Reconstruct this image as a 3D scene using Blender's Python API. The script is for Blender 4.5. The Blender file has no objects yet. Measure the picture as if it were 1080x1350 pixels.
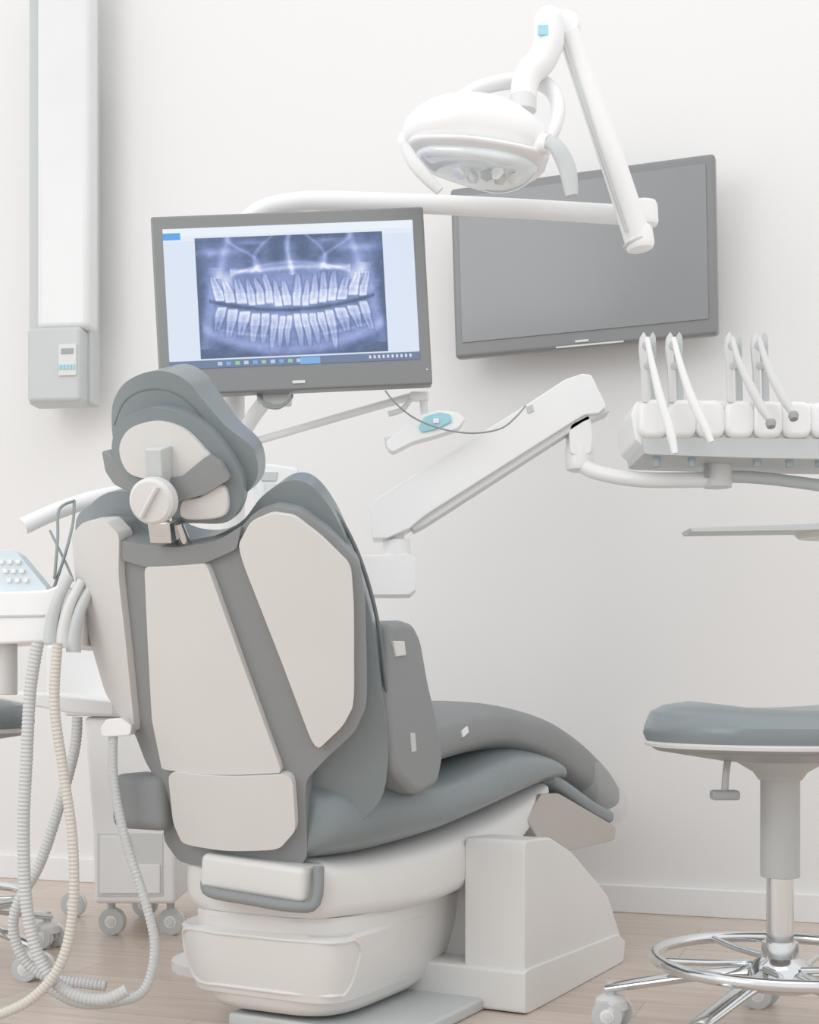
import bpy, bmesh, math
import numpy as np
from mathutils import Vector, Matrix

F = 1800.0; CX = 540.0; HY = 900.0; H = 0.62   # focal (px), principal column, horizon row, lens height (m)
sc = bpy.context.scene
sc.view_settings.view_transform = 'Standard'
sc.view_settings.look = 'None'

def at(px, py, d):
    return Vector(((px-CX)/F*d, d, H+(HY-py)/F*d))

def lin(c):
    return tuple(((v/255)/12.92 if v/255 <= .04045 else ((v/255+.055)/1.055)**2.4) for v in c)

MATS = {}
def mat(name, col, rough=.5, metal=0., var=.03, scale=8., spec=.5, bump=0., bscale=200., coat=0., alpha=1.):
    if name in MATS: return MATS[name]
    m = bpy.data.materials.new(name); m.use_nodes = True
    nt = m.node_tree; b = nt.nodes['Principled BSDF']
    tc = nt.nodes.new('ShaderNodeTexCoord')
    nz = nt.nodes.new('ShaderNodeTexNoise'); nz.inputs['Scale'].default_value = scale
    nz.inputs['Detail'].default_value = 3
    nt.links.new(tc.outputs['Object'], nz.inputs['Vector'])
    mx = nt.nodes.new('ShaderNodeMix'); mx.data_type = 'RGBA'
    c = lin(col)
    mx.inputs[6].default_value = (*[v*(1-var) for v in c], 1)
    mx.inputs[7].default_value = (*[min(1, v*(1+var)) for v in c], 1)
    nt.links.new(nz.outputs['Fac'], mx.inputs[0])
    nt.links.new(mx.outputs[2], b.inputs['Base Color'])
    b.inputs['Roughness'].default_value = rough
    b.inputs['Metallic'].default_value = metal
    b.inputs['Specular IOR Level'].default_value = spec
    b.inputs['Coat Weight'].default_value = coat
    b.inputs['Alpha'].default_value = alpha
    if bump:
        n2 = nt.nodes.new('ShaderNodeTexNoise'); n2.inputs['Scale'].default_value = bscale
        nt.links.new(tc.outputs['Object'], n2.inputs['Vector'])
        bp = nt.nodes.new('ShaderNodeBump'); bp.inputs['Strength'].default_value = bump
        bp.inputs['Distance'].default_value = .002
        nt.links.new(n2.outputs['Fac'], bp.inputs['Height'])
        nt.links.new(bp.outputs['Normal'], b.inputs['Normal'])
    MATS[name] = m
    return m

WHITE = mat('white_plastic', (243, 243, 243), .32)
COVER = mat('lamp_tube_cover', (231, 232, 232), .25)
WARM = mat('warm_white_shell', (219, 218, 216), .4)
BASEW = mat('chair_base_plastic', (228, 227, 225), .38)
BLACK = mat('black_upholstery', (146, 149, 150), .55, var=.06, spec=.2, bump=.2)
LEATHER = mat('glossy_black_leather', (132, 141, 144), .28, var=.06, bump=.25, bscale=90)
PIPING = mat('seam_piping', (118, 124, 126), .5)
BEZEL = mat('dark_bezel', (137, 138, 139), .3)
TVS = mat('tv_screen_glass', (146, 148, 150), .2, var=.01)
GREY = mat('grey_plastic', (200, 204, 204), .4)
LGREY = mat('light_grey_plastic', (222, 223, 222), .4)
DGREY = mat('dark_grey_plastic', (162, 164, 165), .45)
POST = mat('gas_lift_cover', (188, 189, 188), .45)
CHROME = mat('chrome', (222, 224, 225), .12, metal=1.)
HOSE = mat('hose_grey', (206, 208, 208), .5)
HOSEB = mat('hose_beige', (214, 209, 201), .5)
TEAL = mat('teal_panel', (165, 214, 226), .4)
BLUE = mat('pale_blue_panel', (218, 230, 236), .4)
BROWN = mat('footrest_underside', (184, 179, 172), .2)
CABLE = mat('cable_rubber', (148, 154, 154), .5)
GLASSY = mat('lamp_glass', (234, 240, 242), .06, coat=1.)
REFL = mat('lamp_reflector', (240, 244, 245), .2, metal=.6)
FILM = mat('clear_plastic_film', (240, 242, 244), .1, alpha=.25)

def link(ob, parent, m, smooth=True):
    bpy.context.collection.objects.link(ob)
    if m: ob.data.materials.append(m)
    if parent: ob.parent = parent
    return ob

def empty(name, loc=(0, 0, 0)):
    e = bpy.data.objects.new(name, None); e.empty_display_size = .1
    bpy.context.collection.objects.link(e)
    return e

def finish(bm, name, parent, m, bevel=0, seg=3, ang=35, sub=0):
    bmesh.ops.recalc_face_normals(bm, faces=bm.faces)
    me = bpy.data.meshes.new(name); bm.to_mesh(me); bm.free()
    ob = bpy.data.objects.new(name, me); link(ob, parent, m)
    if bevel:
        b = ob.modifiers.new('bev', 'BEVEL'); b.width = bevel; b.segments = seg
        b.limit_method = 'ANGLE'; b.angle_limit = math.radians(ang)
    return ob

def catmull(pts, n=6, closed=True):
    P = [np.array(p, float) for p in pts]; out = []; N = len(P)
    rng = range(N) if closed else range(N-1)
    for i in rng:
        if closed: a, b, c, d = P[i-1], P[i], P[(i+1) % N], P[(i+2) % N]
        else: a, b, c, d = P[max(i-1, 0)], P[i], P[i+1], P[min(i+2, N-1)]
        for k in range(n):
            t = k/n
            out.append(.5*((2*b)+(-a+c)*t+(2*a-5*b+4*c-d)*t*t+(-a+3*b-3*c+d)*t**3))
    if not closed: out.append(P[-1])
    return out

def rounded(pts, r=.25, n=4):
    P = [np.array(p, float) for p in pts]; out = []; N = len(P)
    for i in range(N):
        a, b, c = P[i-1], P[i], P[(i+1) % N]
        p = b+(a-b)*r; q = b+(c-b)*r
        for k in range(n+1):
            t = k/n
            out.append((1-t)**2*p+2*t*(1-t)*b+t*t*q)
    return out

def box(name, parent, c, size, m, bevel=.004, rot=None, seg=3):
    bm = bmesh.new(); bmesh.ops.create_cube(bm, size=1)
    for v in bm.verts: v.co = Vector((v.co.x*size[0], v.co.y*size[1], v.co.z*size[2]))
    M = Matrix.Translation(c) @ (rot.to_4x4() if rot is not None else Matrix.Identity(4))
    bm.transform(M)
    return finish(bm, name, parent, m, bevel, seg)

def prism(name, parent, pts2, O, ax, ay, an, d0, d1, m, bevel=.006, seg=3, ang=35):
    bm = bmesh.new(); O = Vector(O)
    a = [bm.verts.new(O+ax*float(p[0])+ay*float(p[1])+an*d0) for p in pts2]
    b = [bm.verts.new(O+ax*float(p[0])+ay*float(p[1])+an*d1) for p in pts2]
    bm.faces.new(a); bm.faces.new(b[::-1])
    n = len(a)
    for i in range(n): bm.faces.new((a[i], b[i], b[(i+1) % n], a[(i+1) % n]))
    return finish(bm, name, parent, m, bevel, seg, ang)

VX, VY, VZ = Vector((1, 0, 0)), Vector((0, 1, 0)), Vector((0, 0, 1))
def slab(name, parent, px, d, thick, m, bevel=.006, smooth=None, r=.2, seg=3):
    pts = [((x-CX)/F*d, H+(HY-y)/F*d) for x, y in px]
    if smooth == 'c': pts = catmull(pts)
    elif smooth == 'r': pts = rounded(pts, r)
    return prism(name, parent, pts, (0, d, 0), VX, VZ, VY, 0, thick, m, bevel, seg)

def sweep(name, parent, pts, r, m, n=14, step=None, corr=0, flat=1., closed=False, up=VY, smooth=True, rf=None, parts=8):
    P = catmull(pts, parts, closed) if smooth else [np.array(p, float) for p in pts]
    P = [Vector(p) for p in P]
    if closed: P = P+[P[0]]
    L = [0]
    for i in range(1, len(P)): L.append(L[-1]+(P[i]-P[i-1]).length)
    tot = L[-1]
    if step:
        k = max(4, int(tot/step))
        arr = np.array([list(p) for p in P]); s = np.linspace(0, tot, k)
        P = [Vector((np.interp(t, L, arr[:, 0]), np.interp(t, L, arr[:, 1]), np.interp(t, L, arr[:, 2]))) for t in s]
        L = list(s)
    if closed: P = P[:-1]
    bm = bmesh.new(); rings = []; N = len(P)
    for i, p in enumerate(P):
        if closed: T = (P[(i+1) % N]-P[i-1])
        else: T = P[min(i+1, N-1)]-P[max(i-1, 0)]
        T.normalize()
        S = T.cross(up)
        if S.length < .05: S = T.cross(VX if abs(T.x) < .9 else VZ)
        S.normalize(); Nn = S.cross(T).normalized()
        rr = r
        if rf: rr = rf(L[i]/tot)
        if corr and i % 2: rr *= (1-corr)
        rings.append([bm.verts.new(p+S*math.cos(2*math.pi*j/n)*rr+Nn*math.sin(2*math.pi*j/n)*rr*flat) for j in range(n)])
    for i in range(N if closed else N-1):
        A, B = rings[i], rings[(i+1) % N]
        for j in range(n): bm.faces.new((A[j], A[(j+1) % n], B[(j+1) % n], B[j]))
    if not closed:
        bm.faces.new(rings[0][::-1]); bm.faces.new(rings[-1])
    return finish(bm, name, parent, m)

def lathe(name, parent, prof, O, axis, m, n=40, sx=1., sy=1., bevel=0):
    axis = Vector(axis).normalized()
    q = VZ.rotation_difference(axis).to_matrix()
    O = Vector(O); bm = bmesh.new(); rings = []
    for r, z in prof:
        if r < 1e-6: rings.append([bm.verts.new(O+q @ Vector((0, 0, z)))])
        else: rings.append([bm.verts.new(O+q @ Vector((r*sx*math.cos(2*math.pi*j/n), r*sy*math.sin(2*math.pi*j/n), z))) for j in range(n)])
    for A, B in zip(rings, rings[1:]):
        for j in range(n):
            a = [A[j % len(A)], A[(j+1) % n % len(A)]] if len(A) > 1 else [A[0]]
            b = [B[(j+1) % n % len(B)], B[j % len(B)]] if len(B) > 1 else [B[0]]
            if len(a)+len(b) > 2: bm.faces.new(a+b)
    if len(rings[0]) > 1: bm.faces.new(rings[0][::-1])
    if len(rings[-1]) > 1: bm.faces.new(rings[-1])
    return finish(bm, name, parent, m, bevel)

def cyl(name, parent, a, b, r, m, r2=None, n=32, bevel=.002):
    a = Vector(a); b = Vector(b); L = (b-a).length; r2 = r if r2 is None else r2
    e = min(bevel, L*.3, r*.5, r2*.5)
    return lathe(name, parent, [(0, 0), (r-e, 0), (r-e*.3, e*.3), (r, e), (r2, L-e), (r2-e*.3, L-e*.3), (r2-e, L), (0, L)], a, b-a, m, n)

def se(t, a, b, n):
    c, s = math.cos(t), math.sin(t)
    return (a*math.copysign(abs(c)**(2/n), c), b*math.copysign(abs(s)**(2/n), s))

def loft(name, parent, secs, m):
    bm = bmesh.new(); R = [[bm.verts.new(v) for v in s] for s in secs]; n = len(R[0])
    for A, B in zip(R, R[1:]):
        for j in range(n): bm.faces.new((A[j], A[(j+1) % n], B[(j+1) % n], B[j]))
    bm.faces.new(R[0][::-1]); bm.faces.new(R[-1])
    return finish(bm, name, parent, m)

# ------------------------------------------------------------------ room
wang = math.atan(-.35); Wn = Vector((-math.sin(wang), math.cos(wang), 0))
wallm = mat('wall_paint', (238, 237, 236), .8, var=.008, scale=2., spec=.2)
W0 = Vector((0, 3.9, 0))
Rw = Matrix.Rotation(wang, 3, 'Z')
box('wall_back', None, W0+Wn*.06+VZ*1.6, (7.5, .12, 3.2), wallm, 0, Rw)
bbm = mat('baseboard_paint', (242, 242, 242), .4, var=.005)
box('baseboard_back', None, W0-Wn*.008+VZ*.037, (7.5, .016, .074), bbm, .003, Rw)

fm = bpy.data.materials.new('wood_floor'); fm.use_nodes = True
nt = fm.node_tree; b = nt.nodes['Principled BSDF']
tc = nt.nodes.new('ShaderNodeTexCoord'); mp = nt.nodes.new('ShaderNodeMapping')
mp.inputs['Rotation'].default_value = (0, 0, -wang)
br = nt.nodes.new('ShaderNodeTexBrick'); br.offset = .37
br.inputs['Color1'].default_value = (*lin((221, 207, 196)), 1); br.inputs['Color2'].default_value = (*lin((209, 193, 181)), 1)
br.inputs['Mortar'].default_value = (*lin((188, 173, 162)), 1)
br.inputs['Scale'].default_value = 1; br.inputs['Brick Width'].default_value = 1.2; br.inputs['Row Height'].default_value = .14
br.inputs['Mortar Size'].default_value = .0015
nz = nt.nodes.new('ShaderNodeTexNoise'); mp2 = nt.nodes.new('ShaderNodeMapping'); mp2.inputs['Scale'].default_value = (1.5, 22, 1)
nz.inputs['Scale'].default_value = 2.5; nz.inputs['Detail'].default_value = 6
mx = nt.nodes.new('ShaderNodeMix'); mx.data_type = 'RGBA'; mx.blend_type = 'MULTIPLY'; mx.inputs[0].default_value = 1
cr = nt.nodes.new('ShaderNodeValToRGB'); cr.color_ramp.elements[0].position = .3; cr.color_ramp.elements[0].color = (.80, .77, .74, 1)
cr.color_ramp.elements[1].position = .7; cr.color_ramp.elements[1].color = (1, 1, 1, 1)
nt.links.new(tc.outputs['Object'], mp.inputs['Vector']); nt.links.new(mp.outputs[0], br.inputs['Vector'])
nt.links.new(mp.outputs[0], mp2.inputs['Vector']); nt.links.new(mp2.outputs[0], nz.inputs['Vector'])
nt.links.new(nz.outputs['Fac'], cr.inputs[0]); nt.links.new(br.outputs['Color'], mx.inputs[6]); nt.links.new(cr.outputs[0], mx.inputs[7])
nt.links.new(mx.outputs[2], b.inputs['Base Color']); b.inputs['Roughness'].default_value = .3
box('floor', None, Vector((0, 2.2, -.05)), (8, 6.5, .1), fm, 0)

# ------------------------------------------------------------------ dental chair
Rv = Vector((.883, -.469, 0)); Fv = Vector((.469, .883, 0)); O0 = Vector((-.30, 2.35, 0))
def C(s, y, z): return O0+Rv*s+Fv*y+VZ*z
Rc = Matrix.Rotation(math.atan2(Rv.y, Rv.x), 3, 'Z')
chair = empty('dental_chair')
tau = math.radians(20); OB = C(0, 0, .346)
Ub = VZ*math.cos(tau)-Fv*math.sin(tau); Nb = Fv*math.cos(tau)+VZ*math.sin(tau)
KB = .95
CAM = Vector((0, 0, H))
def on_back(px, py, o, k=KB):
    ray = Vector(((px-CX)/F, 1, (HY-py)/F)); d = 2.3
    def g(d):
        v = CAM+ray*d-OB; s = v.dot(Rv); return v.dot(Nb)-k*s*s-o
    for _ in range(40):
        e = 1e-4; gd = g(d); dd = (g(d+e)-gd)/e; d -= max(-.1, min(.1, gd/dd))
    v = CAM+ray*d-OB
    return (v.dot(Rv), v.dot(Ub))
def back_panel(name, px, o, thick, m, bevel=.008, k=KB, smooth='r', r=.25, seg=4):
    pts = [on_back(x, y, o, k) for x, y in px]
    if smooth == 'r': pts = rounded(pts, r)
    elif smooth == 'c': pts = catmull(pts, 5)
    bm = bmesh.new(); bm.faces.new([bm.verts.new((float(p[0]), float(p[1]), 0)) for p in pts])
    s = -.4
    while s < .45:
        g = bm.verts[:]+bm.edges[:]+bm.faces[:]
        bmesh.ops.bisect_plane(bm, geom=g, plane_co=(s+.0007, 0, 0), plane_no=(1, 0, 0), dist=1e-5); s += .02
    bmesh.ops.remove_doubles(bm, verts=bm.verts, dist=2e-4)
    fr = bm.faces[:]
    ex = bmesh.ops.extrude_face_region(bm, geom=fr)
    ev = {v for v in ex['geom'] if isinstance(v, bmesh.types.BMVert)}
    for v in bm.verts:
        s, t = v.co.x, v.co.y; base = OB+Rv*s+Ub*t+Nb*(k*s*s+o)
        nrm = (Nb-Rv*(2*k*s)).normalized()
        v.co = base+(nrm*thick if v in ev else Vector((0, 0, 0)))
    return finish(bm, name, chair, m, bevel, seg, 45)

back_panel('backrest_wing_left', [(94, 705), (110, 688), (138, 686), (157, 705), (156, 760), (166, 850), (178, 968), (160, 948), (138, 912), (120, 850), (101, 780)], .0, .03, WARM, .009, r=.2)
back_panel('backrest_panel_upper', [(190, 748), (272, 743), (372, 1019), (290, 1022), (213, 1014), (200, 950)], .0, .03, WARM, .006, r=.05)
back_panel('backrest_panel_lower', [(221, 1016), (300, 1024), (385, 1020), (390, 1095), (368, 1120), (300, 1122), (240, 1112), (228, 1085)], -.004, .03, WARM, .009, r=.2)
back_panel('backrest_wing_right', [(312, 722), (330, 688), (358, 676), (388, 680), (425, 708), (463, 745), (467, 800), (467, 930), (452, 958), (416, 992), (370, 870)], .0, .03, WARM, .011, r=.22)
back_panel('backrest_body', [(97, 705), (112, 686), (150, 690), (165, 710), (225, 722), (290, 712), (315, 698), (335, 676), (362, 668), (395, 674), (435, 702), (474, 742), (482, 800), (484, 930), (468, 965), (430, 1000), (402, 1030), (406, 1142), (300, 1147), (236, 1136), (216, 1108), (214, 1040), (192, 1005), (178, 968), (160, 948), (138, 912), (120, 850), (101, 780)], .014, .05, BLACK, .01, r=.2)
back_panel('backrest_cushion', [(99, 696), (120, 664), (147, 648), (176, 655), (205, 700), (260, 712), (315, 690), (345, 655), (378, 634), (410, 640), (442, 680), (467, 740), (490, 815), (502, 900), (512, 1000), (490, 1070), (400, 1110), (270, 1095), (210, 1010), (160, 900), (115, 800)], .06, .07, LEATHER, .03, smooth='c', seg=5)
back_panel('backrest_neck_strap', [(155, 712), (190, 718), (235, 722), (285, 714), (318, 694), (312, 724), (272, 742), (235, 748), (190, 747), (160, 738)], .004, .02, BLACK, .004, r=.15)
def bpnt(px, py, o, k=0):
    s, t = on_back(px, py, o, k); return OB+Rv*s+Ub*t+Nb*(k*s*s+o)
sweep('backrest_seam', chair, [bpnt(x, y, .098, KB) for x, y in [(350, 672), (372, 650), (404, 645), (440, 672), (472, 730), (496, 810), (508, 900), (516, 990)]], .0035, PIPING, n=8)

def yloft(name, st, m, n=3.2, cnt=40, cap=.012):
    secs = []
    st = list(st); a, z = st[0], st[-1]
    def shr(q, dy, f): return (q[0]+dy, q[1], q[2]*f, q[3]+(q[4]-q[3])*(1-f)/2, q[4]-(q[4]-q[3])*(1-f)/2)
    arr = [shr(a, -cap, .72), shr(a, -cap*.8, .88)]+catmull(st, 4, False)+[shr(z, cap*.8, .88), shr(z, cap, .72)]
    for y, sc_, hw, z0, z1 in arr:
        s = []
        for j in range(cnt):
            a_, b_ = se(2*math.pi*j/cnt, hw, (z1-z0)/2, n)
            s.append(C(sc_+a_, y, (z0+z1)/2+b_))
        secs.append(s)
    return loft(name, chair, secs, m)

yloft('seat_bolster', [(.05, .01, .17, .313, .46), (.15, .01, .215, .31, .48), (.30, .0, .25, .322, .46), (.44, .0, .258, .338, .468), (.60, .0, .26, .356, .488), (.72, .0, .26, .372, .494), (.84, .0, .255, .388, .478), (.91, 0, .25, .395, .455), (.94, 0, .24, .392, .435)], LEATHER, cap=.02, n=2.6)
yloft('seat_leg_mattress', [(.08, 0, .21, .44, .55), (.22, 0, .24, .44, .56), (.40, 0, .235, .46, .577), (.6, 0, .22, .47, .582), (.74, 0, .22, .46, .578), (.93, 0, .22, .42, .554), (1.08, 0, .22, .37, .518), (1.2, 0, .22, .325, .476), (1.30, 0, .22, .295, .43), (1.37, 0, .215, .285, .385)], BLACK, cap=.02)
yloft('footrest_bolster', [(.88, 0, .235, .38, .44), (1.0, 0, .24, .335, .40), (1.15, 0, .24, .285, .35), (1.27, 0, .235, .26, .32)], LEATHER, cap=.02)
yloft('footrest_film_cover', [(1.18, 0, .228, .27, .486), (1.27, 0, .23, .25, .455), (1.36, 0, .226, .24, .41), (1.41, 0, .222, .235, .375)], FILM, cap=.015, n=3)
prism('footrest_underside', chair, rounded([(.72, .33), (.80, .38), (.90, .375), (1.28, .265), (1.27, .232), (.92, .24), (.80, .27)], .12), C(0, 0, 0), Fv, VZ, Rv, -.2, .238, BROWN, .008)
box('white_tag', chair, C(.236, .42, .526), (.004, .026, .012), WHITE, 0, Rc @ Matrix.Rotation(.35, 3, 'X'))
def side_pts(px, s):
    o = []
    for x, y in px:
        u = (x-CX)/F; A = C(s, 0, 0); yy = (u*A.y-A.x)/(Fv.x-u*Fv.y); d = A.y+Fv.y*yy
        o.append((yy, H-(y-HY)/F*d))
    return o
ap = side_pts([(512, 824), (530, 817), (546, 822), (556, 842), (566, 900), (578, 950), (585, 1000), (578, 1035), (550, 1050), (520, 1020), (510, 940)], .26)
prism('armrest_right', chair, rounded(ap, .25), C(0, 0, 0), Fv, VZ, Rv, .19, .262, BLACK, .018, 4)
wp = side_pts([(519, 845), (534, 845), (536, 864), (523, 866)], .266)
prism('armrest_clip', chair, wp, C(0, 0, 0), Fv, VZ, Rv, .255, .266, WARM, .002)
wp = side_pts([(543, 966), (549, 966), (551, 990), (545, 992)], .266)
prism('armrest_tag', chair, wp, C(0, 0, 0), Fv, VZ, Rv, .255, .264, GREY, .001)
box('armrest_left', chair, C(-.215, .045, .405), (.12, .10, .10), BLACK, .02, Rc, 4)
box('backrest_hinge_skirt', chair, C(.03, .045, .285), (.215, .09, .062), WARM, .012, Rc @ Matrix.Rotation(.06, 3, 'Y'))
sweep('backrest_hinge_rim', chair, [C(-.085, .03, .266), C(-.05, -.003, .256), (C(.03, -.006, .250)), C(.12, -.003, .244), C(.150, .02, .25), C(.150, .03, .31)], .0095, BLACK, flat=1, up=VZ, parts=4)
yloft('seat_shell', [(.07, 0, .155, .205, .32), (.16, 0, .195, .20, .322), (.3, 0, .228, .195, .335), (.45, 0, .238, .205, .35), (.6, 0, .238, .228, .365), (.74, 0, .236, .285, .385), (.86, 0, .23, .355, .405)], BASEW, n=4, cap=.015)
def zloft(name, lv, m, n=4, cnt=56):
    secs = []
    for z, a, y0, y1 in lv:
        secs.append([C(p[0], (y0+y1)/2+p[1], z) for p in [se(2*math.pi*j/cnt, a, (y1-y0)/2, n) for j in range(cnt)]])
    return loft(name, chair, secs, m)
zloft('base_cover', [(.03, .12, .12, .42), (.035, .14, .09, .46), (.05, .155, .075, .50), (.09, .17, .06, .57), (.15, .18, .052, .64), (.205, .185, .05, .72), (.212, .18, .055, .71)], BASEW)
RP = [(.062, .14, .09, .38), (.066, .162, .066, .40), (.12, .176, .05, .42), (.18, .185, .045, .44), (.186, .178, .052, .43)]
zloft('base_cover_raised_panel', RP, BASEW, n=6)
def rp(s_frac, z):
    """point on the raised panel's outer skin; s_frac -1..1 runs across the rear, beyond 1 round the right flank"""
    zs = [q[0] for q in RP]; a, y0, y1 = [float(np.interp(z, zs, [q[k] for q in RP])) for k in (1, 2, 3)]
    hy = (y1-y0)/2; yc = (y0+y1)/2
    if s_frac <= .9:
        s = a*s_frac; y = yc-hy*(1-abs(s_frac)**6)**(1/6)
    else:
        f = min(1, (s_frac-.9)/.6); th = -math.pi/2+(math.pi/2)*f
        # continue around corner by superellipse angle
        t0 = -math.acos(min(1, .9**3)); t = t0*(1-f)+(-.12)*f
        s, yy_ = se(t, a, hy, 6); y = yc+yy_
    return C(s, y, z)
rim = [rp(f, .176) for f in (-.78, -.4, 0, .4, .8, .95, 1.1, 1.25)]+[rp(1.38, .160), rp(1.36, .13), rp(1.30, .10)]+[rp(f, .080) for f in (1.15, 1.0, .85, .4, 0, -.4, -.75)]+[rp(-.86, .10), rp(-.88, .13), rp(-.88, .160)]
sweep('base_cover_panel_rim', chair, rim, .0035, BASEW, n=8, closed=True, up=VZ, parts=4)
prism('pedestal', chair, rounded([(.42, 0), (.95, 0), (.97, .05), (.88, .16), (.67, .275), (.55, .318), (.42, .325)], .1), C(0, 0, 0), Fv, VZ, Rv, .235, .36, BASEW, .012)
prism('pedestal_core', chair, rounded([(.50, .01), (.93, .01), (.86, .16), (.66, .27), (.50, .29)], .1), C(0, 0, 0), Fv, VZ, Rv, -.13, .24, BASEW, .012)
prism('pedestal_skirt', chair, rounded([(.41, 0), (.965, 0), (.978, .045), (.93, .068), (.41, .085)], .08), C(0, 0, 0), Fv, VZ, Rv, .1, .366, BASEW, .008)
box('base_plate', chair, C(.10, .30, .012), (.36, .42, .024), GREY, .006, Rc)

# headrest
back_panel('headrest_cushion', [(147, 545), (158, 512), (183, 494), (215, 489), (246, 502), (270, 530), (298, 562), (334, 592), (338, 632), (312, 658), (270, 665), (200, 640), (155, 600)], .05, .075, LEATHER, .034, k=1.5, smooth='c', seg=5)
back_panel('headrest_shell_rim', [(147, 588), (160, 556), (195, 538), (235, 543), (270, 563), (300, 595), (320, 632), (318, 665), (300, 688), (262, 690), (225, 685), (190, 650), (158, 622)], .02, .035, LEATHER, .012, k=1.5, smooth='c')
back_panel('headrest_shell_upper', [(157, 592), (170, 566), (203, 556), (240, 566), (268, 592), (274, 606), (240, 628), (200, 632), (168, 622)], .008, .03, WARM, .012, k=1.5, smooth='c')
back_panel('headrest_shell_lower', [(240, 660), (262, 655), (290, 640), (300, 655), (296, 680), (262, 686), (238, 682)], .008, .03, WARM, .008, k=1.5, smooth='c')
back_panel('headrest_strap', [(205, 634), (240, 628), (274, 600), (290, 610), (303, 632), (270, 652), (232, 662), (212, 655)], .0, .02, BLACK, .005, k=1.5, r=.15)
back_panel('headrest_wing', [(133, 594), (146, 600), (160, 620), (185, 640), (180, 652), (150, 640), (138, 622)], .02, .03, BLACK, .006, k=1.5, r=.2)
sweep('headrest_seam', chair, [bpnt(x, y, .052, 1.5) for x, y in [(152, 560), (166, 528), (195, 513), (230, 517), (258, 538), (285, 572), (316, 606), (324, 640)]], .003, PIPING, n=8)
kn = bpnt(203, 660, -.04)
ax = (CAM-kn).normalized()*.6-Nb*.6+Vector((-.1, 0, 0)); ax.normalize()
lathe('headrest_knob', chair, [(0, 0), (.03, 0), (.036, .004), (.037, .012), (.036, .026), (.031, .031), (0, .033)], kn-ax*.015, ax, WARM)
side = ax.cross(VZ).normalized(); upk = side.cross(ax)
g = (upk*.8+side*-.55).normalized()
sweep('knob_grip', chair, [kn+ax*.019-g*.028, kn+ax*.021, kn+ax*.019+g*.028], .004, WARM, flat=1.2)
prism('headrest_bracket_upper', chair, [on_back(*p, -.02, 0) for p in [(190, 592), (212, 592), (214, 640), (192, 640)]], OB, Rv, Ub, Nb, -.02, .03, GREY, .003)
prism('headrest_bracket_lower', chair, [on_back(*p, -.01, 0) for p in [(196, 688), (225, 688), (228, 716), (200, 716)]], OB, Rv, Ub, Nb, -.015, .02, CHROME, .003)
sweep('headrest_post', chair, [bpnt(215, 640, .02), bpnt(222, 690, .02), bpnt(235, 760, .03)], .012, CHROME, flat=.6)
sweep('headrest_post_b', chair, [bpnt(235, 690, .01), bpnt(248, 722, .02)], .008, CHROME)

# ------------------------------------------------------------------ rectangle pose helpers
def fit_rect(cor, w, h, p0):
    P = np.array([(-w/2, 0, h/2), (w/2, 0, h/2), (w/2, 0, -h/2), (-w/2, 0, -h/2)])
    T = np.array(cor, float)
    def proj(p):
        R = np.array(Matrix.Rotation(p[5], 3, 'Z') @ Matrix.Rotation(p[3], 3, 'X') @ Matrix.Rotation(p[4], 3, 'Y'))
        Q = P @ R.T + p[:3]
        return np.stack([CX+F*Q[:, 0]/Q[:, 1], HY-F*(Q[:, 2]-H)/Q[:, 1]], 1)
    p = np.array(p0, float)
    for _ in range(60):
        r = np.concatenate([(proj(p)-T).ravel(), 8*(p[3:]-np.array(p0)[3:])])
        J = np.zeros((len(r), 6))
        for i in range(6):
            q = p.copy(); q[i] += 1e-5
            J[:, i] = (np.concatenate([(proj(q)-T).ravel(), 8*(q[3:]-np.array(p0)[3:])])-r)/1e-5
        p = p-np.linalg.solve(J.T @ J+1e-3*np.eye(6), J.T @ r)
    return Matrix.Translation(Vector(p[:3])) @ (Matrix.Rotation(p[5], 3, 'Z') @ Matrix.Rotation(p[3], 3, 'X') @ Matrix.Rotation(p[4], 3, 'Y')).to_4x4()

def plane_rect(cor, P0, N):
    Q = []
    for x, y in cor:
        ray = Vector(((x-CX)/F, 1, (HY-y)/F)); d = (P0-CAM).dot(N)/ray.dot(N); Q.append(CAM+ray*d)
    tl, tr, brr, bl = Q
    X = ((tr-tl)+(brr-bl)); w = X.length/2; X.normalize()
    Z = ((tl-bl)+(tr-brr)); Z = Z-X*Z.dot(X); h = Z.length/2; Z.normalize()
    Y = Z.cross(X); c = (tl+tr+bl+brr)/4
    M = Matrix((X, Y, Z)).transposed().to_4x4(); M.translation = c
    return M, w, h

def mbox(name, parent, M, c, size, m, bevel=.003, seg=3):
    bm = bmesh.new(); bmesh.ops.create_cube(bm, size=1)
    for v in bm.verts: v.co = Vector((v.co.x*size[0]+c[0], v.co.y*size[1]+c[1], v.co.z*size[2]+c[2]))
    bm.transform(M); return finish(bm, name, parent, m, bevel, seg)

tv = empty('wall_television')
Nt = Matrix.Rotation(wang, 3, 'Z') @ Matrix.Rotation(math.radians(4), 3, 'X') @ Vector((0, 1, 0))
MT, TW, TH = plane_rect([(587, 250), (935, 202), (954, 440), (606, 472)], W0-Wn*.15+Vector((.47, -.1645, 1.75)), Nt)
mbox('frame', tv, MT, (0, .02, 0), (TW, .04, TH), BEZEL, .01)
mbox('screen', tv, MT, (0, -.001, .008), (TW-.045, .004, TH-.064), TVS, .001)
mbox('back_housing', tv, MT, (0, .055, 0), (TW*.7, .05, TH*.7), BEZEL, .01)
mbox('wall_bracket', tv, MT, (0, .10, 0), (.2, .09, .2), DGREY, .01)
mbox('logo_plate', tv, MT, (0, -.001, -TH/2+.015), (.036, .004, .006), LGREY, 0)
mbox('chin_strip', tv, MT, (.02, -.001, -TH/2+.004), (.18, .004, .004), LGREY, 0)

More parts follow.
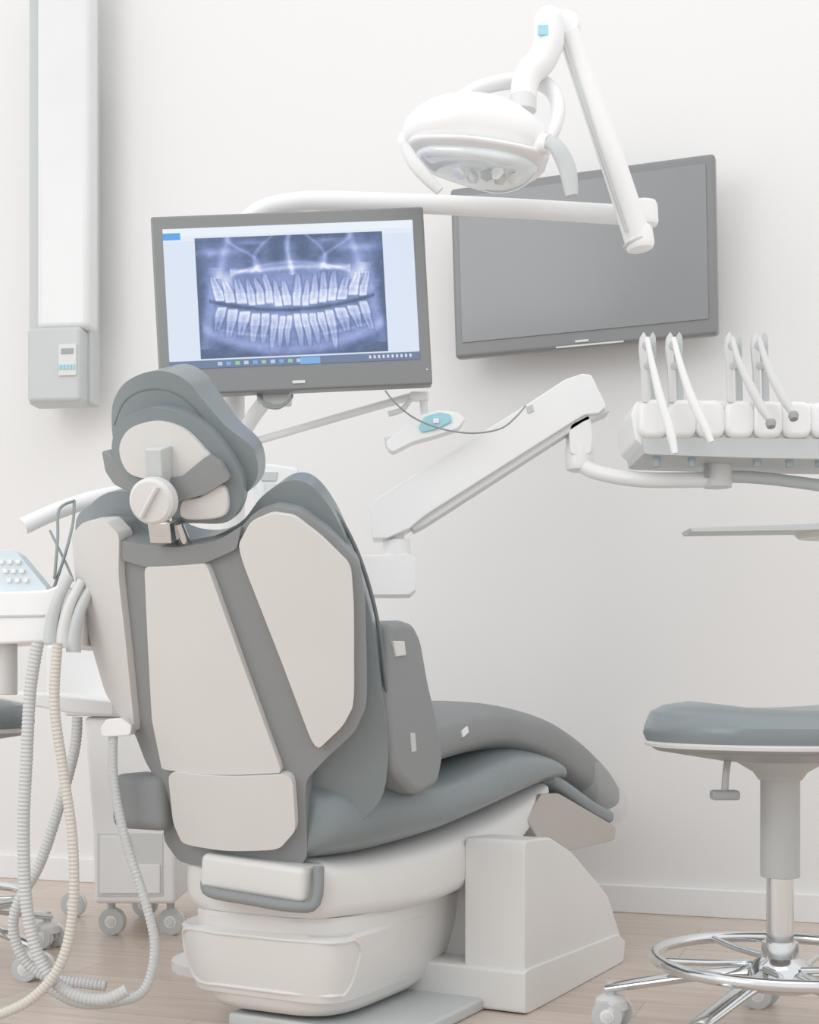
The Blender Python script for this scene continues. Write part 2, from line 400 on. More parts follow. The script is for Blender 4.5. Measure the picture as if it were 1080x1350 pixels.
# ------------------------------------------------------------------ computer monitor with radiograph
mon = empty('computer_monitor')
MW, MH = .56, .368
MM = fit_rect([(196, 288), (558, 270), (571, 509), (212, 518)], MW, MH, (-.24, 2.78, 1.4, .05, -.05, -.13))
mbox('housing', mon, MM, (0, .02, 0), (MW, .04, MH), BEZEL, .005)
mbox('back_housing', mon, MM, (0, .05, 0), (MW*.6, .04, MH*.6), BEZEL, .01)
SW, SH = .513, .288
gx, gz = 500, 280
yy, xx = np.mgrid[0:gz, 0:gx]
u = xx/(gx-1); v = yy/(gz-1)
col = np.zeros((gz, gx, 3)); col[:] = (221, 230, 246)
col[v < .055] = (236, 242, 250)
col[(v > .055) & (v < .09)] = (228, 236, 248)
col[(v > .03) & (v < .08) & (u < .07)] = (96, 168, 232)
col[v > .945] = (118, 132, 162)
for k in range(11):
    c0 = .20+k*.035
    col[(v > .957) & (v < .985) & (abs(u-c0) < .009)] = [(190, 210, 235), (120, 180, 230), (150, 205, 170)][k % 3]
col[(v > .95) & (u > .52) & (u < .60)] = (130, 180, 230)
for k in range(10): col[(v > .96) & (v < .98) & (abs(u-.80-k*.018) < .004)] = (225, 230, 240)
X = (u-.125)/(.75); Y = (v-.075)/(.86)
ins = (X > 0) & (X < 1) & (Y > 0) & (Y < 1)
rng = np.random.RandomState(5)
def G(x0, y0, sx, sy): return np.exp(-((X-x0)/sx)**2-((Y-y0)/sy)**2)
def smoothnoise(a, b_):
    low = rng.randn(a, b_); yi = np.linspace(0, a-1, gz); xi = np.linspace(0, b_-1, gx)
    t = np.array([np.interp(xi, range(b_), r_) for r_ in low]); return np.array([np.interp(yi, range(a), t[:, j]) for j in range(gx)]).T
Xw = X+.004*smoothnoise(14, 20); xc = X-.5
val = .24+0*X
val += .20*G(.5, .44, .42, .16)+.14*G(.5, .74, .36, .16)
val -= .24*G(-.02, .45, .08, .3)+.24*G(1.02, .45, .08, .3)
jaw = .95-.9*xc**2
val += .22*np.exp(-((Y-jaw)/.05)**2)*(abs(xc) < .48)
val -= .14*np.clip((Y-jaw-.03)/.05, 0, 1)
val -= .20*G(.29, .17, .10, .09)+.20*G(.71, .17, .10, .09)+.24*G(.43, .15, .045, .11)+.24*G(.57, .15, .045, .11)+.12*G(.5, .02, .3, .04)
val += .45*np.exp(-((Y-(.285-.25*xc**2+.02*np.sin(9*X)))/.020)**2)*(abs(xc) < .32)
val += .30*np.exp(-((Y-(.225+.9*xc**2))/.016)**2)*(abs(xc) < .32)
val += .45*np.exp(-((xc+.01*np.sin(Y*14))/.014)**2)*(Y < .33)
val += .26*np.exp(-((abs(xc)-.09-.10*np.sin(Y*8))/.012)**2)*(Y < .30)
val += .26*np.exp(-((abs(xc)-.25-.08*np.cos(Y*14))/.016)**2)*(Y < .30)
val += .26*np.exp(-((abs(xc)-.36-.2*(Y-.2))/.022)**2)*(Y < .34)
val += .50*G(.155, .36, .04, .08)+.50*G(.845, .345, .04, .08)
val += .28*G(.12, .12, .12, .03)+.28*G(.88, .12, .12, .03)+.22*G(.30, .05, .08, .02)+.22*G(.70, .05, .08, .02)
val += .24*np.exp(-((abs(xc)-.43-.12*(Y-.5))/.03)**2)*(Y > .25)*(Y < .92)
val += .16*np.exp(-((Y-.84+.5*xc**2)/.012)**2)*(abs(xc) > .14)*(abs(xc) < .4)
def teeth(val, yroot, ycrown, k, widths, amp):
    for sgn in (-1, 1):
        edge = 0.
        for i, w0 in enumerate(widths):
            w = w0*(1+.05*rng.randn()); c = edge+w/2; edge += w
            x0 = .5+sgn*c; lift = k*c*c
            ext = 1+.08*rng.randn()-(.20 if i > 4 else 0)
            yc = ycrown-lift+.006*rng.randn(); yr = yc+(yroot-ycrown)*ext
            t = (Y-yr)/(yc-yr)
            lean = sgn*(.012+.045*c)*(1 if yroot < ycrown else 1.3)
            dx = Xw-x0-lean*(1-t)
            crown = t > .58
            half = w*.5*np.where(crown, .96-.12*np.clip((t-.88)/.12, 0, 1)**2, .42+.52*np.clip(t/.58, 0, 1))
            prof = np.clip((half-np.abs(dx))/.006, 0, 1)*np.clip(t/.12, 0, 1)*np.clip((1-t)/.03, 0, 1)
            lum = np.where(crown, .44, .24+.10*np.clip(t/.6, 0, 1))
            enamel = .16*crown*np.clip((np.abs(dx)/half-.45)/.5, 0, 1)+.12*np.exp(-((t-.92)/.06)**2)
            pulp = .14*np.exp(-(dx/(w*.10))**2)*(t < .78)*(t > .1)
            if i > 4: pulp = pulp+.16*np.exp(-(dx/(w*.13))**2)*(t < .40)
            pulp = pulp+.12*np.exp(-((np.abs(dx)-half-.004)/.004)**2)*(t < .6)*(t > 0)
            val = val+amp*(prof*(lum+enamel)-pulp*(t > 0)*(t < 1)*(np.abs(dx) < half+.01))
    return val
val = teeth(val, .335, .585, .40, [.052, .043, .046, .045, .047, .062, .062, .050], 1.05)
val = teeth(val, .93, .655, .62, [.038, .040, .044, .047, .050, .068, .066, .056], 1.0)
gapc = .62-.50*xc**2
val -= .38*np.exp(-((Y-gapc)/.017)**2)*(abs(xc) < .44)
val += .025*rng.randn(gz, gx)+.045*smoothnoise(22, 34)+.03*smoothnoise(60, 90)
edge_d = np.minimum(np.minimum(X, 1-X)*1.6, np.minimum(Y, 1-Y)); val -= .14*np.clip(1-edge_d/.12, 0, 1)
val = np.clip(val, 0, 1)[..., None]
cA, cB, cC = np.array([90., 106., 138.]), np.array([146., 162., 212.]), np.array([236., 241., 255.])
xr = np.where(val < .45, cA+(cB-cA)*(val/.45), cB+(cC-cB)*((val-.45)/.55))
col[ins] = xr[ins]
me = bpy.data.meshes.new('display')
V = [(float((a-.5)*SW), 0, float((.5-b_)*SH)) for b_, a in zip(v.ravel(), u.ravel())]
Fc = [(r*gx+c, (r+1)*gx+c, (r+1)*gx+c+1, r*gx+c+1) for r in range(gz-1) for c in range(gx-1)]
me.from_pydata(V, [], Fc); me.update()
ca = me.color_attributes.new('radiograph', 'FLOAT_COLOR', 'POINT')
cl = (col/255.).reshape(-1, 3); cl = np.where(cl <= .04045, cl/12.92, ((cl+.055)/1.055)**2.4)
ca.data.foreach_set('color', np.concatenate([cl, np.ones((len(cl), 1))], 1).ravel().astype(np.float32))
sm = bpy.data.materials.new('lit_display'); sm.use_nodes = True; nt = sm.node_tree; b = nt.nodes['Principled BSDF']
an = nt.nodes.new('ShaderNodeAttribute'); an.attribute_name = 'radiograph'
b.inputs['Base Color'].default_value = (.02, .02, .02, 1); b.inputs['Roughness'].default_value = .4; b.inputs['Specular IOR Level'].default_value = .1
nt.links.new(an.outputs['Color'], b.inputs['Emission Color']); b.inputs['Emission Strength'].default_value = .97
me.transform(MM @ Matrix.Translation((0, -.0015, .012)))
ob = bpy.data.objects.new('display', me); link(ob, mon, sm)
mbox('brand_plate', mon, MM, (.005, -.001, -MH/2+.016), (.026, .002, .006), LGREY, 0)
mbox('power_light', mon, MM, (MW/2-.01, -.001, -MH/2+.03), (.003, .002, .003), WHITE, 0)

# ------------------------------------------------------------------ germicidal lamp on the wall
gl = empty('wall_germicidal_lamp')
GD = 4.10
Mg = Matrix.Translation(at(82, 900, GD)) @ Matrix.Rotation(-.12, 4, 'Z')
pxm = GD/F
def zpx(y): return (HY-y)*pxm
def gbox(name, x0, x1, y0, y1, f, bk, m, bev):
    a, b_ = (x0-82)*pxm, (x1-82)*pxm
    return mbox(name, gl, Mg, ((a+b_)/2, (f+bk)/2, (zpx(y0)+zpx(y1))/2), (b_-a, bk-f, abs(zpx(y0)-zpx(y1))), m, bev, 5)
gbox('back_plate', 36, 122, -60, 532, .0, .075, GREY, .006)
gbox('tube_cover', 54, 125, -55, 438, -.045, .05, COVER, .02)
gbox('ballast_box', 44, 117, 437, 535, -.06, .05, GREY, .014)
gbox('control_panel', 88, 112, 461, 502, -.066, -.05, LGREY, .002)
gbox('control_display', 92, 108, 467, 474, -.068, -.06, DGREY, 0)
for i in range(5): gbox('button_%d' % i, 89+i*4.6, 92+i*4.6, 488, 494, -.069, -.06, TEAL, 0)
gbox('wall_mount', 60, 100, 100, 420, .07, .21, GREY, .004)

# ------------------------------------------------------------------ equipment column
unit = empty('equipment_column')
colx = at(306, 900, 2.98)
cyl('column', unit, (colx.x, 2.98, .03), (colx.x, 2.98, at(0, 345, 2.98).z), .028, WHITE)
lathe('column_foot', unit, [(0, 0), (.13, 0), (.13, .02), (.05, .05), (.03, .06), (0, .06)], (colx.x, 2.98, 0), VZ, LGREY)
# ------------------------------------------------------------------ operating light
light = empty('dental_operating_light')
sweep('support_arm', light, [at(306, 360, 2.98), at(308, 330, 2.98), at(322, 296, 2.98), at(350, 275, 2.97), at(392, 266, 2.96), at(440, 265, 2.95), at(560, 269, 2.92), at(700, 276, 2.89), at(830, 284, 2.86)], .0205, WHITE, n=20)
cyl('elbow_upper', light, at(845, 266, 2.85), at(847, 300, 2.85), .034, WHITE, bevel=.01)
cyl('elbow_lower', light, at(840, 298, 2.80), at(845, 331, 2.80), .030, WHITE, bevel=.012)
cyl('elbow_seam', light, at(840, 318, 2.80), at(841, 321, 2.80), .0305, GREY, bevel=.0005)
sweep('rise_arm', light, [at(840, 312, 2.80), at(815, 235, 2.78), at(781, 135, 2.76), at(750, 44, 2.74)], .022, WHITE, n=20, rf=lambda t: .0275-.005*t, flat=1.1)
sweep('rise_arm_spine', light, [at(826, 306, 2.775), at(770, 140, 2.735), at(741, 50, 2.715)], .003, GREY)
lathe('top_joint', light, [(0, -.012), (.02, -.012), (.028, .0), (.030, .02), (.030, .055), (.027, .07), (.018, .08), (0, .083)], at(724, 66, 2.71), VZ, WHITE)
box('joint_badge', light, at(716, 40, 2.682), (.02, .006, .02), TEAL, .001)
lathe('pivot_cap', light, [(0, 0), (.026, 0), (.031, .006), (.029, .03), (0, .034)], at(747, 42, 2.76), (-.3, -1, .1), WHITE)
sweep('yoke_arm', light, [at(722, 62, 2.71), at(714, 80, 2.71), at(699, 95, 2.71), at(692, 112, 2.71), at(690, 135, 2.71)], .026, WHITE, n=20, rf=lambda t: .030-.004*t)
cyl('yoke_collar', light, at(690, 126, 2.71), at(690, 147, 2.71), .0265, LGREY)
sweep('yoke_ring', light, [at(596, 140, 2.72), at(625, 119, 2.74), at(665, 108, 2.76), at(705, 106, 2.76), at(730, 122, 2.74), at(736, 150, 2.72), at(727, 178, 2.70), at(712, 196, 2.68)], .014, WHITE, flat=1.5, n=16, rf=lambda t: .012+.003*math.sin(math.pi*t))
hc = at(625, 188, 2.68); hR = Matrix.Rotation(math.radians(5), 3, 'Y') @ Matrix.Rotation(math.radians(2), 3, 'X')
def hloft(name, st, m, n=2.4, cnt=40):
    secs = []
    arr = catmull(st, 4, False)
    for x, dy, hw, z0, z1 in arr:
        secs.append([hc+hR @ Vector((x, dy+p[0], (z0+z1)/2+p[1])) for p in [se(2*math.pi*j/cnt, hw, (z1-z0)/2, n) for j in range(cnt)]])
    return loft(name, light, secs, m)
hloft('head_housing', [(-.144, 0, .01, -.01, .010), (-.138, 0, .03, -.020, .026), (-.115, 0, .065, -.028, .050), (-.07, 0, .095, -.034, .072), (-.01, 0, .11, -.040, .080), (.05, 0, .11, -.044, .074), (.10, 0, .10, -.046, .052), (.13, 0, .075, -.040, .032), (.146, 0, .04, -.028, .014), (.149, 0, .015, -.014, .004)], WHITE)
hloft('head_rim', [(-.13, 0, .03, -.026, -.008), (-.1, 0, .075, -.034, -.012), (-.02, 0, .112, -.044, -.018), (.06, 0, .114, -.050, -.022), (.12, 0, .088, -.048, -.022), (.145, 0, .04, -.036, -.016)], WHITE)
hloft('head_lens', [(-.11, 0, .02, -.042, -.025), (-.08, 0, .065, -.056, -.025), (-.0, 0, .095, -.070, -.025), (.06, 0, .098, -.076, -.03), (.105, 0, .07, -.066, -.03), (.13, 0, .02, -.05, -.03)], GLASSY)
for i, (dx, dy) in enumerate([(-.02, -.05), (.005, -.035), (.03, -.055), (.055, -.04), (.08, -.05), (.045, -.07)]):
    lathe('reflector_facet_%d' % i, light, [(0, 0), (.010, .001), (.014, .008), (0, .010)], hc+hR @ Vector((dx, dy, -.075)), hR @ Vector((.25*(i-2.5), -.6, -.8)), REFL, n=6)
sweep('handle_left', light, [at(534, 192, 2.62), at(545, 213, 2.59), at(562, 234, 2.58), at(580, 252, 2.58)], .012, LGREY, flat=.6, rf=lambda t: .009+.004*math.sin(math.pi*t))
sweep('handle_hub', light, [at(700, 190, 2.62), at(724, 190, 2.60)], .019, WHITE)
sweep('handle_right', light, [at(722, 186, 2.59), at(735, 195, 2.58), at(748, 222, 2.58), at(754, 258, 2.58)], .014, GREY, flat=.6, rf=lambda t: .012+.005*math.sin(math.pi*t))
lathe('side_cap', light, [(0, 0), (.01, 0), (.012, .004), (0, .008)], at(533, 183, 2.66), (-.4, -1, 0), WHITE)

# ------------------------------------------------------------------ monitor mount etc.
cyl('monitor_mount', mon, MM @ Vector((-.06, .06, 0)), Vector((colx.x+.02, 2.945, (MM @ Vector((-.06, .06, 0))).z)), .022, WHITE)
sweep('lower_arm', unit, [at(350, 528, 2.87), at(335, 548, 2.90), at(318, 575, 2.94), at(308, 590, 2.98)], .016, WHITE)
box('lower_bracket', unit, at(362, 527, 2.87), (.07, .05, .022), LGREY, .006)
for i in range(3):
    c = at(362, 522, 2.83)
    sweep('cable_loop_%d' % i, unit, [c+Vector((-.035+.004*i, 0, .002)), c+Vector((-.02, -.01, -.015-.003*i)), c+Vector((.01, -.015, -.022-.003*i)), c+Vector((.034, -.01, -.008)), c+Vector((.036, 0, .002))], .0028, CABLE, n=8)
cur = empty('curing_light')
sweep('support_bar', cur, [at(340, 581, 2.95), at(450, 549, 2.92), at(545, 522, 2.9)], .0085, WHITE, smooth=False)
box('support_bar_end', cur, at(553, 523, 2.89), (.04, .03, .018), WHITE, .005)
sweep('support_bar_hook', cur, [at(512, 546, 2.88), at(530, 540, 2.88), at(541, 526, 2.88)], .006, LGREY)
slab('body', cur, [(509, 582), (520, 572), (548, 548), (580, 540), (604, 543), (614, 552), (605, 565), (575, 575), (545, 583), (518, 597), (511, 592)], 2.86, .04, WHITE, .01, 'r', .2)
slab('control_panel', cur, [(552, 563), (560, 549), (580, 543), (594, 546), (596, 556), (575, 566), (556, 570)], 2.855, .01, TEAL, .002, 'r', .2)
sweep('nozzle', cur, [at(514, 590, 2.88), at(512, 577, 2.88)], .009, LGREY)
cyl('holder', cur, at(560, 548, 2.89), at(558, 525, 2.89), .008, LGREY)
box('panel_button', cur, at(575, 555, 2.853), (.012, .004, .01), WHITE, .001)
sweep('power_cable', cur, [at(508, 515, 2.82), at(522, 532, 2.82), at(548, 552, 2.83), at(585, 566, 2.83), at(625, 571, 2.83), at(660, 565, 2.83), at(680, 550, 2.84), at(693, 535, 2.87)], .0018, CABLE, n=8)
cf = empty('cup_filler')
slab('housing', cf, [(336, 618), (350, 610), (392, 616), (396, 630), (380, 650), (350, 662), (335, 650)], 2.80, .08, WHITE, .01, 'r', .2)
slab('label', cf, [(345, 622), (366, 622), (364, 634), (344, 634)], 2.797, .005, GREY, .001)
slab('stand', cf, [(338, 640), (366, 640), (366, 740), (338, 740)], 2.84, .05, WHITE, .006)
lathe('rinse_cup', cf, [(0, 0), (.022, 0), (.028, .05), (.026, .05), (.02, .004), (0, .004)], at(352, 672, 2.80), VZ, GLASSY)

# ------------------------------------------------------------------ instrument delivery unit
du = empty('instrument_delivery_unit')
slab('spring_arm', du, [(487, 668), (497, 656), (690, 536), (745, 500), (768, 492), (780, 494), (800, 535), (790, 545), (770, 547), (560, 680), (540, 697), (510, 710), (490, 710)], 2.92, .085, WHITE, .014, 'r', .12, 4)
slab('spring_arm_underside', du, [(540, 692), (560, 676), (770, 545), (803, 538), (805, 543), (770, 558), (562, 692), (545, 701)], 2.93, .065, LGREY, .004)
slab('arm_release_button', du, [(694, 536), (702, 533), (704, 542), (696, 545)], 2.917, .005, GREY, .001)
cyl('spring_arm_pivot', du, at(523, 712, 2.96), at(523, 735, 2.96), .03, WHITE)
cyl('spring_arm_pivot_neck', du, at(521, 700, 2.96), at(521, 732, 2.96), .02, LGREY)
slab('arm_base_block', du, [(345, 735), (540, 730), (549, 737), (548, 778), (540, 785), (345, 785)], 2.93, .1, WHITE, .014, 'r', .1)
slab('drop_link', du, [(750, 560), (778, 545), (782, 575), (780, 598), (752, 600)], 2.93, .07, WHITE, .012, 'r', .2)
cyl('drop_pivot', du, at(764, 585, 2.96), at(764, 622, 2.96), .031, WHITE, bevel=.012)
sweep('tray_arm', du, [at(762, 608, 2.96), at(785, 622, 2.93), at(840, 632, 2.88), at(900, 633, 2.86), at(950, 632, 2.86)], .0165, WHITE, n=18)
sweep('tray_arm_extension', du, [at(950, 628, 2.86), at(1000, 630, 2.86), at(1060, 637, 2.88), at(1150, 650, 2.9)], .013, GREY, n=16)
cyl('head_swivel', du, at(946, 604, 2.86), at(946, 643, 2.86), .030, LGREY)
box('head_swivel_slot', du, at(932, 620, 2.832), (.008, .006, .03), DGREY, .001)
slab('delivery_head', du, [(832, 548), (838, 530), (858, 526), (960, 528), (1040, 530), (1100, 533), (1160, 536), (1165, 590), (1150, 596), (1000, 596), (850, 590), (838, 580)], 2.76, .2, WHITE, .016, 'r', .15, 4)
slab('delivery_head_belly', du, [(846, 576), (1000, 577), (1160, 580), (1155, 606), (1000, 604), (850, 599)], 2.75, .2, GREY, .005, 'r', .1)
for i in range(8):
    x = 862+i*38
    slab('instrument_cradle_%d' % i, du, [(x-20, 538), (x-13, 525+i*.6), (x+13, 525+i*.6), (x+20, 538), (x+20, 568), (x+12, 577), (x-12, 577), (x-20, 568)], 2.742, .17, WHITE, .012, 'r', .35, 4)
PORT = mat('port_blue_grey', (165, 178, 184), .4)
for i, x in enumerate((866, 912, 998, 1041, 1080)):
    cyl('hose_port_%d' % i, du, at(x, 600, 2.775), at(x, 616, 2.775), .008, PORT)
inst = [((853, 445), (860, 480), (872, 530), (884, 570), (890, 598), WHITE), ((888, 445), (897, 480), (912, 525), (928, 560), (938, 583), WHITE),
        ((966, 445), (972, 470), (985, 500), (1003, 535), (1016, 555), LGREY), ((1001, 445), (1008, 470), (1020, 500), (1036, 530), (1046, 545), LGREY)]
for i, it in enumerate(inst):
    x0 = it[0][0]
    for j, dx in enumerate((-5, 7)):
        slab('whip_arm_%d_%d' % (i, j), du, [(x0+dx-4, 445), (x0+dx+1, 437), (x0+dx+5, 444), (x0+dx+6, 490), (x0+dx+7, 530), (x0+dx-1, 530), (x0+dx-2, 488), (x0+dx-5, 460)], 2.74+.03*j, .012, GREY if j else LGREY, .003, 'r', .2)
    cyl('whip_pin_%d' % i, du, at(x0+1, 455, 2.735), at(x0+1, 455, 2.80), .010, GREY)
    cyl('whip_pin_low_%d' % i, du, at(x0+2, 482, 2.735), at(x0+2, 482, 2.80), .008, GREY)
    sweep('handpiece_%d' % i, du, [at(*it[k], 2.715-.005*k) for k in range(5)], .008, it[5], n=12, rf=lambda t: .005+.0045*min(1, t*1.6)*(1 if t < .85 else 1-(t-.85)*4.5))
    if i > 1: lathe('handpiece_tip_%d' % i, du, [(0, 0), (.009, 0), (.0105, .005), (.008, .014), (0, .015)], at(*it[4], 2.69), (0, -.4, -1), DGREY)
slab('tray_rim', du, [(910, 696), (1080, 690), (1180, 690), (1180, 695), (1060, 699), (913, 701)], 2.78, .09, GREY, .001)
lathe('tray_hub', du, [(0, 0), (.05, 0), (.06, .010), (.06, .022), (0, .024)], at(1085, 710, 2.86), VZ, LGREY)
cyl('tray_stem', du, at(1110, 700, 2.88), at(1110, 640, 2.88), .012, GREY)

# ------------------------------------------------------------------ assistant console at left
con = empty('assistant_console')
sweep('console_arm', con, [at(30, 694, 2.62), at(80, 672, 2.66), at(135, 655, 2.72), at(220, 640, 2.86), at(290, 640, 2.93)], .0165, WHITE, n=16)
slab('keypad_panel', con, [(-40, 728), (14, 724), (24, 730), (62, 776), (60, 782), (-40, 790)], 2.42, .05, BLUE, .006, 'r', .1)
for r in range(3):
    for c in range(3):
        box('key_%d_%d' % (r, c), con, at(2+c*11+r*5, 741+r*12, 2.417), (.008, .005, .007), WHITE, .001)
slab('console_body', con, [(-60, 782), (60, 778), (80, 770), (106, 786), (112, 806), (108, 850), (92, 856), (60, 846), (-60, 852)], 2.40, .16, WHITE, .014, 'r', .15, 4)
slab('console_trim', con, [(-60, 812), (58, 810), (58, 813), (-60, 815)], 2.397, .006, GREY, .001)
cyl('console_joint', con, at(2, 850, 2.46), at(2, 916, 2.46), .028, LGREY)
slab('console_tray', con, [(-20, 912), (60, 915), (150, 925), (150, 944), (90, 940), (-20, 918)], 2.7, .2, WHITE, .006)
for i, (x, y) in enumerate([(70, 800), (86, 806), (100, 812)]):
    sweep('suction_holder_%d' % i, con, [at(x+22, y-40, 2.38), at(x+6, y-8, 2.37), at(x-2, y+25, 2.37), at(x-3, y+48, 2.37)], .012, [GREY, LGREY, GREY][i], rf=lambda t: .008+.005*t)
sweep('black_cable_a', con, [at(98, 660, 2.64), at(78, 672, 2.6), at(76, 710, 2.55), at(72, 762, 2.45)], .003, CABLE, n=8)
sweep('black_cable_b', con, [at(98, 660, 2.64), at(96, 690, 2.6), at(86, 730, 2.5), at(70, 778, 2.45)], .003, CABLE, n=8)
sweep('black_cable_c', con, [at(66, 700, 2.6), at(88, 745, 2.5), at(96, 765, 2.4)], .0025, CABLE, n=8)
hs = [([(50, 846), (40, 910), (35, 1000), (31, 1100), (36, 1200), (55, 1270), (90, 1308), (135, 1318), (168, 1305)], 2.36, HOSE, .0115),
      ([(76, 848), (72, 930), (84, 1020), (96, 1110), (96, 1200), (80, 1270), (40, 1318), (-20, 1345)], 2.34, HOSEB, .0095),
      ([(102, 945), (98, 990), (76, 1070), (52, 1140), (24, 1190), (18, 1230), (36, 1270), (70, 1290), (140, 1300)], 2.5, HOSE, .0105),
      ([(149, 968), (150, 1030), (166, 1110), (192, 1190), (204, 1250), (190, 1305), (150, 1322), (100, 1322), (60, 1300)], 2.40, HOSE, .009)]
for i, (p, d, m_, r_) in enumerate(hs):
    sweep('suction_hose_%d' % i, con, [at(x, y, d) for j, (x, y) in enumerate(p)], r_, m_, n=12, step=.0035, corr=.14)
slab('hose_guide', con, [(132, 960), (140, 948), (160, 946), (174, 956), (172, 970), (134, 972)], 2.385, .05, WHITE, .008, 'r', .2)

# ------------------------------------------------------------------ cabinet trolley
cart = empty('dental_cart')
slab('cabinet', cart, [(110, 945), (232, 945), (232, 1192), (124, 1192), (122, 1100)], 3.30, .38, WHITE, .012)
slab('cabinet_top', cart, [(84, 925), (235, 925), (235, 946), (84, 944)], 3.28, .42, WHITE, .008)
slab('cabinet_back_board', cart, [(60, 850), (235, 845), (235, 926), (60, 926)], 3.45, .2, WHITE, .01)
slab('drawer_recess', cart, [(128, 1098), (215, 1098), (215, 1182), (128, 1182)], 3.297, .01, LGREY, .002)
slab('drawer_front', cart, [(132, 1102), (170, 1102), (180, 1140), (211, 1140), (211, 1178), (132, 1178)], 3.292, .01, WHITE, .002)
def castor(parent, name, X, Y, r=.026, z=0):
    lathe(name+'_wheel', parent, [(0, 0), (r*.45, 0), (r*.5, .004), (r*.8, .004), (r, .007), (r, .02), (r*.8, .024), (0, .024)], (X, Y-.012, r+z), (.2, 1, 0), WHITE)
    lathe(name+'_tyre', parent, [(r*.75, -.0), (r*1.0, .002), (r*1.0, .022), (r*.75, .024)], (X, Y-.011, r+z), (.2, 1, 0), GREY)
    lathe(name+'_cap', parent, [(0, -.004), (r*.3, -.002), (r*.34, .004), (0, .005)], (X, Y-.013, r+z), (.2, 1, 0), LGREY)
for i, (x, d) in enumerate([(147, 3.36), (225, 3.36), (96, 3.62), (190, 3.62)]):
    castor(cart, 'castor_%d' % i, at(x, 0, d).x, d, .033)
    cyl('castor_stem_%d' % i, cart, (at(x, 0, d).x, d+.0, .05), (at(x, 0, d).x, d, .09), .01, GREY)

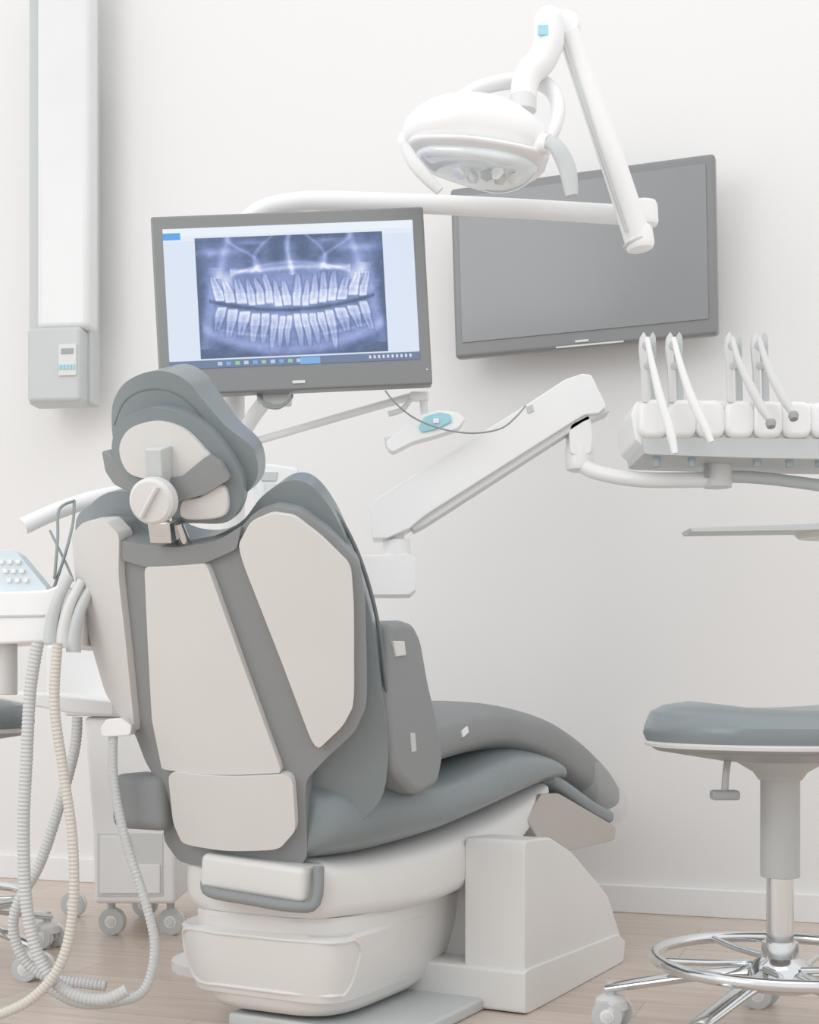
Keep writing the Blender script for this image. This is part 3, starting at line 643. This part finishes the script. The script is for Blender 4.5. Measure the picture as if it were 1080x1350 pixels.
# ------------------------------------------------------------------ stools
def stool(X, Y, a0=154):
    e = empty('dental_stool')
    n = 56
    lathe('seat_pan', e, [(0, .485), (.10, .488), (.205, .505), (.215, .512), (.215, .52), (0, .52)], (X, Y, 0), VZ, DGREY, sx=1.02, sy=.9)
    bm = bmesh.new(); rings = []
    pr = [(.205, .516), (.219, .522), (.224, .534), (.222, .548), (.212, .562), (.19, .574), (.15, .582), (.09, .578), (.04, .572)]
    for r, z in pr:
        ring = []
        for j in range(n):
            t = 2*math.pi*j/n
            sad = .010*math.cos(2*(t))*(r/.22) if z > .56 else 0
            ring.append(bm.verts.new((X+r*1.03*math.cos(t), Y+r*.92*math.sin(t), z+sad)))
        rings.append(ring)
    for A, B in zip(rings, rings[1:]):
        for j in range(n): bm.faces.new((A[j], A[(j+1) % n], B[(j+1) % n], B[j]))
    bm.faces.new(rings[0][::-1]); bm.faces.new(rings[-1])
    finish(bm, 'seat_cushion', e, LEATHER)
    lathe('seat_piping', e, [(.205, .511), (.221, .513), (.223, .518), (.219, .522), (.205, .52)], (X, Y, 0), VZ, LGREY, sx=1.025, sy=.915, n=56)
    lathe('seat_mount', e, [(0, .455), (.036, .455), (.045, .468), (.085, .492), (.09, .5), (0, .5)], (X, Y, 0), VZ, POST)
    cyl('lift_cover', e, (X, Y, .29), (X, Y, .465), .033, POST)
    cyl('lift_rod', e, (X, Y, .14), (X, Y, .30), .023, CHROME)
    lathe('hub', e, [(0, .10), (.055, .10), (.06, .115), (.05, .14), (.032, .155), (.03, .18), (0, .18)], (X, Y, 0), VZ, CHROME)
    sweep('lever_rod', e, [(X-.10, Y-.05, .495), (X-.106, Y-.06, .47), (X-.108, Y-.06, .44)], .006, POST, n=10)
    box('lever_paddle', e, Vector((X-.108, Y-.06, .434)), (.046, .03, .016), DGREY, .005)
    R = .21
    sweep('foot_ring', e, [(X+R*math.cos(t), Y+R*math.sin(t), .15) for t in [2*math.pi*k/24 for k in range(24)]], .0105, CHROME, closed=True, up=VZ, parts=3)
    for k in range(5):
        a = math.radians(a0+72*k); c, s = math.cos(a), math.sin(a)
        sweep('leg_%d' % k, e, [(X+c*.03, Y+s*.03, .128), (X+c*.12, Y+s*.12, .115), (X+c*.22, Y+s*.22, .092), (X+c*.305, Y+s*.305, .072)], .018, CHROME, up=VZ, flat=.6, rf=lambda t: .021-.006*t)
        a2 = a+.5
        sweep('ring_spoke_%d' % k, e, [(X+c*.05, Y+s*.05, .14), (X+math.cos(a2)*.13, Y+math.sin(a2)*.13, .146), (X+math.cos(a2)*.21, Y+math.sin(a2)*.21, .15)], .006, CHROME, up=VZ, n=10)
        cyl('castor_stem_%d' % k, e, (X+c*.298, Y+s*.298, .045), (X+c*.298, Y+s*.298, .085), .009, GREY)
        castor(e, 'castor_%da' % k, X+c*.298-.012, Y+s*.298-.016, .027)
        castor(e, 'castor_%db' % k, X+c*.298+.012, Y+s*.298+.016, .027)
        lathe('castor_hood_%d' % k, e, [(0, .036), (.03, .036), (.028, .052), (.018, .06), (0, .061)], (X+c*.298, Y+s*.298, 0), VZ, LGREY)
    return e
stool(.63, 2.32)
stool(-1.055, 2.98, 190)

# ------------------------------------------------------------------ bake modifiers, smooth shading
bpy.context.view_layer.update()
dg = bpy.context.evaluated_depsgraph_get()
for ob in list(bpy.data.objects):
    if ob.type != 'MESH': continue
    if ob.modifiers:
        me = bpy.data.meshes.new_from_object(ob.evaluated_get(dg)); ob.modifiers.clear(); ob.data = me
for ob in bpy.data.objects:
    if ob.type != 'MESH' or ob.name.startswith('display'): continue
    me = ob.data
    if len(me.polygons) > 6:
        me.polygons.foreach_set('use_smooth', [True]*len(me.polygons))
        me.set_sharp_from_angle(angle=math.radians(38))
        w = ob.modifiers.new('wn', 'WEIGHTED_NORMAL'); w.keep_sharp = True

# ------------------------------------------------------------------ lights, world, camera
w = bpy.data.worlds.new('World'); sc.world = w; w.use_nodes = True
w.node_tree.nodes['Background'].inputs[0].default_value = (.98, .99, 1, 1)
w.node_tree.nodes['Background'].inputs[1].default_value = 1.05
def area(name, loc, tgt, size, power, col=(1, 1, 1)):
    l = bpy.data.lights.new(name, 'AREA'); l.energy = power; l.size = size; l.color = col
    o = bpy.data.objects.new(name, l); bpy.context.collection.objects.link(o); o.location = loc
    o.rotation_euler = (Vector(tgt)-Vector(loc)).to_track_quat('-Z', 'Y').to_euler()
area('window_light', (-2.6, .2, 2.4), (.2, 3.2, .8), 2.0, 28)
area('ceiling_light', (.4, 1.4, 3.3), (.3, 2.9, .5), 2.0, 8)

cam = bpy.data.cameras.new('camera'); co = bpy.data.objects.new('camera', cam); bpy.context.collection.objects.link(co)
co.location = (0, 0, H); co.rotation_euler = (math.pi/2, 0, 0)
cam.sensor_fit = 'VERTICAL'; cam.sensor_height = 36; cam.lens = F/1350*36; cam.shift_y = (HY-675)/1350
sc.camera = co
